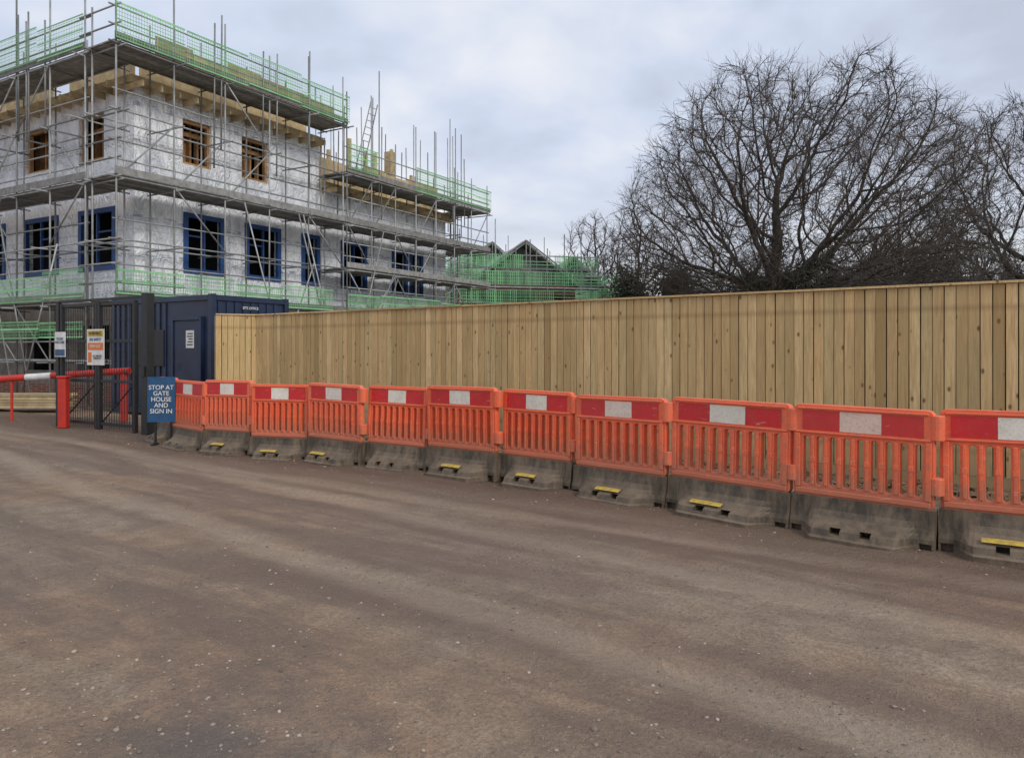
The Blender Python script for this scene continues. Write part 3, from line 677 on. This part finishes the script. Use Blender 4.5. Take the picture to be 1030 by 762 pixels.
# ---------------------------------------------------------------- distant houses with scaffold
def far_house(cx,cy,w,dp,he,hr,rot,name):
    r=empty(name,(cx,cy,0)); c,s=math.cos(rot),math.sin(rot); ex=V(c,s,0); ey=V(-s,c,0); O=V(cx,cy,0)
    mb=MB(); mb.box(O-ex*w/2-ey*dp/2,ex*w,ey*dp,V(0,0,he)); mb.build('brick_walls',[M_brick],r)
    mb=MB(); h2=w/2+.35; d2=dp/2+.3
    a=[O-ex*h2-ey*d2,O+ex*h2-ey*d2,O+ex*h2+ey*d2,O-ex*h2+ey*d2]; a=[x+V(0,0,he-.12) for x in a]; q0=O-ey*d2+V(0,0,hr); q1=O+ey*d2+V(0,0,hr)
    mb.v+=[tuple(x) for x in a+[q0,q1]]; mb.f+=[(0,4,5,3),(1,2,5,4)]; mb.m+=[0]*2
    mb.build('roof',[M_slate],r).modifiers.new('s','SOLIDIFY').thickness=.12
    mb=MB()
    for y0 in(-.36,.4):
        for sx in(-1,1): mb.tube(O+ex*sx*h2-ey*(dp/2-y0)+V(0,0,he+.02),O-ey*(dp/2-y0)+V(0,0,hr+.05),.05,4)
        for k in range(-4,5):
            xx=k*w/10; mb.tube(O+ex*xx-ey*(dp/2-y0)+V(0,0,he),O+ex*xx-ey*(dp/2-y0)+V(0,0,hr-(hr-he)*abs(xx)/h2),.035,4)
    mb.build('roof_trusses',[M_board],r)
    mb=MB(); k0=O-ex*w/2-ey*(dp/2-.6)+V(0,0,he); k1=O+ex*w/2-ey*(dp/2-.6)+V(0,0,he); k2=O-ey*(dp/2-.6)+V(0,0,hr-.25)
    mb.v+=[tuple(k0),tuple(k1),tuple(k2),tuple(k0+ey*(dp-.7)),tuple(k1+ey*(dp-.7)),tuple(k2+ey*(dp-.7))]; mb.f+=[(0,1,2),(3,5,4)]; mb.m+=[0,0]; mb.build('gables',[M_slate],r)
    mb=MB()
    for i in range(3): mb.box(O-ex*(w/2-.6-i*(w-2.2)/2)-ey*(dp/2+.01)+V(0,0,he-2),ex*1.0,ey*.05,V(0,0,1.2))
    mb.build('windows',[M_dark],r)
    t=MB();gg=MB();b2=MB()
    for sx in np.linspace(-w/2-1,w/2+1,9):
        for yy in(-dp/2-1.3,dp/2+1.3): t.tube(O+ex*sx+ey*yy,O+ex*sx+ey*yy+V(0,0,he+1.6+2.2*random.random()),.035)
    for z in(1.8,he-2.4,he-1.2,he-.3,he+.4,he+.8,he+1.6):
        for yy in(-dp/2-1.3,dp/2+1.3): t.tube(O-ex*(w/2+1)+ey*yy+V(0,0,z),O+ex*(w/2+1)+ey*yy+V(0,0,z),.035)
        for xx in(-w/2-1.1,w/2+1.1): t.tube(O+ex*xx-ey*(dp/2+1.3)+V(0,0,z),O+ex*xx+ey*(dp/2+1.3)+V(0,0,z),.035)
    for z in(he-2.4,he-.3): b2.box(O-ex*(w/2+1)-ey*(dp/2+1.3)+V(0,0,z),ex*(w+2),ey*1.0,V(0,0,.06))
    for z in(he-2.4,he-1.35,he-.25,he+.75):
        for f_,g_,L in((O-ex*(w/2+1)-ey*(dp/2+1.35),ex,w+2),(O-ex*(w/2+1.1)-ey*(dp/2+1.3),ey,dp+2.6)):
            x=0
            while x<L:
                if (int(x/1.9)+int(z*3))%(5 if z<he else 3)!=0: gg.quad(f_+g_*x+V(0,0,z+.1),f_+g_*(x+.05)+V(0,0,z+.1),f_+g_*(x+.05)+V(0,0,z+.9),f_+g_*x+V(0,0,z+.9))
                x+=.12
            for k in range(5 if z<he else 3): gg.quad(f_+V(0,0,z+.1+k*.19)+ey*.01,f_+g_*L+V(0,0,z+.1+k*.19)+ey*.01,f_+g_*L+V(0,0,z+.15+k*.19)+ey*.01,f_+V(0,0,z+.15+k*.19)+ey*.01)
    t.build('scaffold_tubes',[M_tube],r); gg.build('green_guard_mesh',[M_greend],r); b2.build('scaffold_boards',[M_board],r)
far_house(-.2,50,6.5,8,5.6,8.2,math.radians(14),'brick_house')
far_house(4.0,62,6.5,8,5.6,8.7,math.radians(10),'brick_house')
far_house(-3.2,70,7,8,8.0,11.0,math.radians(20),'brick_house')
# ---------------------------------------------------------------- trees
def colonize(rng,base,th,attr,D,kill,lean=(0,0),maxit=170,maxn=19000):
    pos=[];par=[]
    nt_=int(th/D)+1; dx,dy=lean
    for i in range(nt_):
        h=i*D; pos.append(base+V(dx*h+.05*math.sin(h*1.3),dy*h+.05*math.cos(h),h)); par.append(i-1)
    pos=np.array(pos); par=list(par); kids=np.zeros(len(pos),int)
    kids[:-1]=1
    best=np.full(len(attr),1e9); bi=np.zeros(len(attr),int)
    new=np.arange(max(0,nt_-6),nt_)
    for it_ in range(maxit):
        for ch in np.array_split(new,max(1,len(new)//300)):
            P=pos[ch]; d=np.linalg.norm(attr[:,None,:]-P[None],axis=2); m=d.argmin(1); dm=d[np.arange(len(attr)),m]
            up_=dm<best; best[up_]=dm[up_]; bi[up_]=ch[m[up_]]
        keep=best>kill; attr=attr[keep];best=best[keep];bi=bi[keep]
        if len(attr)==0 or len(pos)>maxn: break
        S=np.zeros((len(pos),3)); dirs=(attr-pos[bi])/best[:,None]; np.add.at(S,bi,dirs)
        act=np.unique(bi); act=act[kids[act]<3]
        if len(act)==0: break
        s=S[act]; s/= (np.linalg.norm(s,axis=1,keepdims=True)+1e-6)
        pd=np.array([pos[a]-pos[par[a]] if par[a]>=0 else V(0,0,D) for a in act])/D
        s=s+.55*pd+rng.normal(0,.17,s.shape)+V(0,0,.06); s/=np.linalg.norm(s,axis=1,keepdims=True)
        npos=pos[act]+s*D; n0=len(pos); pos=np.vstack([pos,npos]); par+=list(act); kids[act]+=1; kids=np.concatenate([kids,np.zeros(len(act),int)]); new=np.arange(n0,len(pos))
    return pos,np.array(par)
def make_tree(name,seed,base,th,cen,rx,rz,zlow,nat,rtip,D=.38,kill=.62,ex=2.05,twk=2,tlen=(.35,.95),twr=.008,ivy=False,lean=(0,0),rmax=.8,pw=2.0):
    rng=np.random.default_rng(seed); base=V(*base); cen=V(*cen)
    pts=[]
    while len(pts)<nat:
        p=rng.uniform(-1,1,3); rr_=((p[0]**2+p[1]**2)**(pw/2)+abs(p[2])**pw)**(1/pw)
        if rr_>1 or rng.random()>rr_**1.5: continue
        az=math.atan2(p[1],p[0]); lump=.93+.09*noise.noise((math.cos(az)*2+seed,math.sin(az)*2,p[2]*2.5))*1.6
        q=cen+p*V(rx,rx,rz)*lump if p[2]>0 else cen+p*V(rx,rx,zlow)*lump
        pts.append(q)
    pos,par=colonize(rng,base,th,np.array(pts),D,kill,lean)
    n=len(pos); r2=np.zeros(n); haskid=np.zeros(n,bool); haskid[par[par>=0]]=True
    r2[~haskid]=rtip**ex
    for i in range(n-1,0,-1): r2[par[i]]+=r2[i]+(rtip*.25)**ex
    R=np.minimum(r2**(1/ex),rmax)
    hh=pos[:,2]-base[2]; tr=np.arange(n)<int(th/D)+1; R[tr]*=1+.5*np.exp(-hh[tr]/.7)
    c=np.arange(1,n); p=par[1:]
    dirs=np.zeros((n,3)); dirs[1:]=pos[1:]-pos[p]; dirs[0]=V(0,0,1); dirs/=np.linalg.norm(dirs,axis=1,keepdims=True)
    R0=np.minimum(R[p],R[c]*1.35); big=R[c]>.05
    D0=np.where((R[c]>.6*R[p])[:,None],dirs[p],dirs[c])
    vs_=[];fs_=[];off=0;mi_=[]
    for msk,k,mm in((big,9,0),(~big,4,1)):
        if msk.sum()==0: continue
        v,f=seg_tubes(pos[p][msk],pos[c][msk],R0[msk],R[c][msk],k,D0[msk],dirs[c][msk]); vs_.append(v);fs_.append(f+off);off+=len(v); mi_.append(np.full(len(f),mm))
    th_=np.where((R<.035)&(~tr))[0]; src=np.repeat(th_,twk); m=len(src)
    d=dirs[src]+rng.normal(0,.5,(m,3))+V(0,0,.15); d/=np.linalg.norm(d,axis=1,keepdims=True)
    L=rng.uniform(*tlen,m)/3; p0=pos[src]; S0=[];S1=[];r0=[];r1=[]
    for k in range(3):
        d=d+rng.normal(0,.14,(m,3)); d/=np.linalg.norm(d,axis=1,keepdims=True); p1=p0+d*L[:,None]
        S0.append(p0);S1.append(p1);r0.append(np.full(m,twr*(1.25-.3*k)));r1.append(np.full(m,twr*(.95-.3*k)))
        if k<2:
            e=d+rng.normal(0,.45,(m,3)); e/=np.linalg.norm(e,axis=1,keepdims=True)
            S0.append(p1);S1.append(p1+e*(L*1.3)[:,None]);r0.append(np.full(m,twr*.7));r1.append(np.full(m,twr*.4))
        p0=p1
    v,f=seg_tubes(np.vstack(S0),np.vstack(S1),np.concatenate(r0),np.concatenate(r1),3); vs_.append(v);fs_.append(f+off); off+=len(v); mi_.append(np.ones(len(f)))
    root=empty(name,tuple(base))
    o=bpy.data.objects.new('trunk_and_branches',np_mesh(name,np.vstack(vs_),np.vstack(fs_),[M_bark,M_twig],True,np.concatenate(mi_))); link(o); child(o,root)
    print(name,n,'nodes',off,'verts, trunk r',R[0])
    if ivy:
        k=np.where((R>.14)&(hh<7)&(hh>0))[0]; s_=rng.choice(k,9000); cs_=pos[s_]+rng.normal(0,1,(9000,3))*(R[s_][:,None]*.7+.06)
        v,f=leafquads(cs_,.07,1); o=bpy.data.objects.new('ivy',np_mesh('ivy',v,f,[M_leaf])); link(o); child(o,root)
make_tree('oak_tree',11,(12.0,35,0),4.6,(13.2,35,5.6),8.7,9.2,2.2,9000,.0115,D=.33,kill=.45,ex=1.96,twk=3,twr=.0082,tlen=(.4,1.05),ivy=True,rmax=.85,pw=2.6)
make_tree('oak_tree',23,(24.2,35.5,0),5,(25.4,36,5.5),6.4,9.0,2.4,4800,.0125,D=.36,kill=.5,ex=1.94,twk=3,twr=.009,rmax=.65,pw=2.3)
make_tree('ash_tree',31,(6.6,62,0),4,(6.6,62,6.5),3.0,6.6,3,1800,.02,D=.45,kill=.55,twk=3,twr=.014)
make_tree('ash_tree',37,(9.8,58,0),4,(9.8,58,6.0),3.6,6.4,3,2000,.02,D=.45,kill=.55,twk=3,twr=.014)
make_tree('ash_tree',41,(30,58,0),4,(30,58,6),7.5,8.5,3,2400,.02,D=.45,kill=.6,twk=3,twr=.014)
# thickets behind the fence
def leafmass(name,mat,segs,n,size,wid):
    cs_=[]
    for (x0,y0,x1,y1,hh) in segs:
        t=np.random.rand(n); top=hh*(.76+.14*np.sin(t*9+x0)+.08*np.sin(t*31)); z=np.random.rand(n)**.7*top
        cs_.append(np.stack([x0+(x1-x0)*t+np.random.randn(n)*wid*.3,y0+(y1-y0)*t+np.random.randn(n)*wid,z],1))
    v,f=leafquads(np.vstack(cs_),size,1); link(bpy.data.objects.new(name,np_mesh(name,v,f,[mat])))
leafmass('evergreen_hedge',M_leaf,[(6.8,48,11.2,47,7.3),(12,46,20,44,6.3)],16000,.11,.8)
leafmass('background_thicket',M_thick,[(10,66,60,60,9.0),(22,46,44,44,7.6)],20000,.12,1.5)
def twigmass(name,segs,n):
    P0=[];P1=[]
    for x0,y0,x1,y1,hh in segs:
        t=np.random.rand(n); top=hh*(.75+.16*np.sin(t*13+x0)+.09*np.sin(t*47+1)); z=np.random.rand(n)*top
        a=np.stack([x0+(x1-x0)*t,y0+(y1-y0)*t+np.random.randn(n)*1.2,z],1); d=np.random.randn(n,3)*.5+V(0,0,.7); P0.append(a);P1.append(a+d)
    P0=np.vstack(P0);P1=np.vstack(P1); v,f=seg_tubes(P0,P1,np.full(len(P0),.018),np.full(len(P0),.007),3)
    link(bpy.data.objects.new(name,np_mesh(name,v,f,[M_twig])))
twigmass('bare_shrub_thicket',[(12,56,50,46,8.2),(18,44,42,42,8.2)],16000)
# ---------------------------------------------------------------- world and light
w=bpy.data.worlds.new('World'); scene.world=w; w.use_nodes=True; nt=w.node_tree; nt.nodes.clear()
out=N(nt,'ShaderNodeOutputWorld'); sky=N(nt,'ShaderNodeTexSky'); sky.sky_type='NISHITA'; sky.sun_disc=False
sky.sun_elevation=math.radians(35); sky.sun_rotation=math.radians(140)
b1=N(nt,'ShaderNodeBackground'); b1.inputs[1].default_value=.1; nt.links.new(sky.outputs[0],b1.inputs[0])
tc=N(nt,'ShaderNodeTexCoord'); sp=N(nt,'ShaderNodeSeparateXYZ'); nt.links.new(tc.outputs['Generated'],sp.inputs[0])
zc=math_(nt,'ADD',math_(nt,'MAXIMUM',sp.outputs[2],0),.25)
cb=N(nt,'ShaderNodeCombineXYZ'); nt.links.new(math_(nt,'DIVIDE',sp.outputs[0],zc),cb.inputs[0]); nt.links.new(math_(nt,'DIVIDE',sp.outputs[1],zc),cb.inputs[1])
n1_=nz(nt,cb.outputs[0],.95,6,.5,.5); n2_=nz(nt,cb.outputs[0],3.0,4,.5,.2)
nn=math_(nt,'ADD',math_(nt,'MULTIPLY',n1_,.72),math_(nt,'MULTIPLY',n2_,.28))
cr=N(nt,'ShaderNodeValToRGB'); e=cr.color_ramp.elements; e[0].position=.4; e[0].color=(.51,.55,.66,1); e[1].position=.58; e[1].color=(.86,.88,.94,1)
x=e.new(.49); x.color=(.65,.72,.87,1); nt.links.new(nn,cr.inputs[0])
hz=mrange(nt,sp.outputs[2],0,.26,.6,0); cc=mix(nt,hz,cr.outputs[0],(.84,.83,.83))
b2_=N(nt,'ShaderNodeBackground'); b2_.inputs[1].default_value=1.04; nt.links.new(cc,b2_.inputs[0])
ms=N(nt,'ShaderNodeMixShader'); ms.inputs[0].default_value=.92; nt.links.new(b1.outputs[0],ms.inputs[1]); nt.links.new(b2_.outputs[0],ms.inputs[2]); nt.links.new(ms.outputs[0],out.inputs[0])
sun=bpy.data.lights.new('sun','SUN'); sun.energy=1.5; sun.angle=math.radians(18); sun.color=(1,.95,.88)
so=bpy.data.objects.new('sun',sun); link(so)
az=math.radians(140); el=math.radians(35); d=Vector((math.sin(az)*math.cos(el),math.cos(az)*math.cos(el),math.sin(el)))
so.rotation_euler=d.to_track_quat('Z','Y').to_euler(); so.location=(20,-20,30)
scene.view_settings.view_transform='Standard'; scene.view_settings.look='None'; scene.view_settings.exposure=0
cam=bpy.data.cameras.new('camera'); cam.lens=36*760/1030; cam.sensor_width=36; cam.shift_y=-29/1030; cam.clip_end=5000; cam.clip_start=.05
co_=bpy.data.objects.new('camera',cam); co_.location=(0,0,1.6); co_.rotation_euler=(math.pi/2,0,0); link(co_); scene.camera=co_
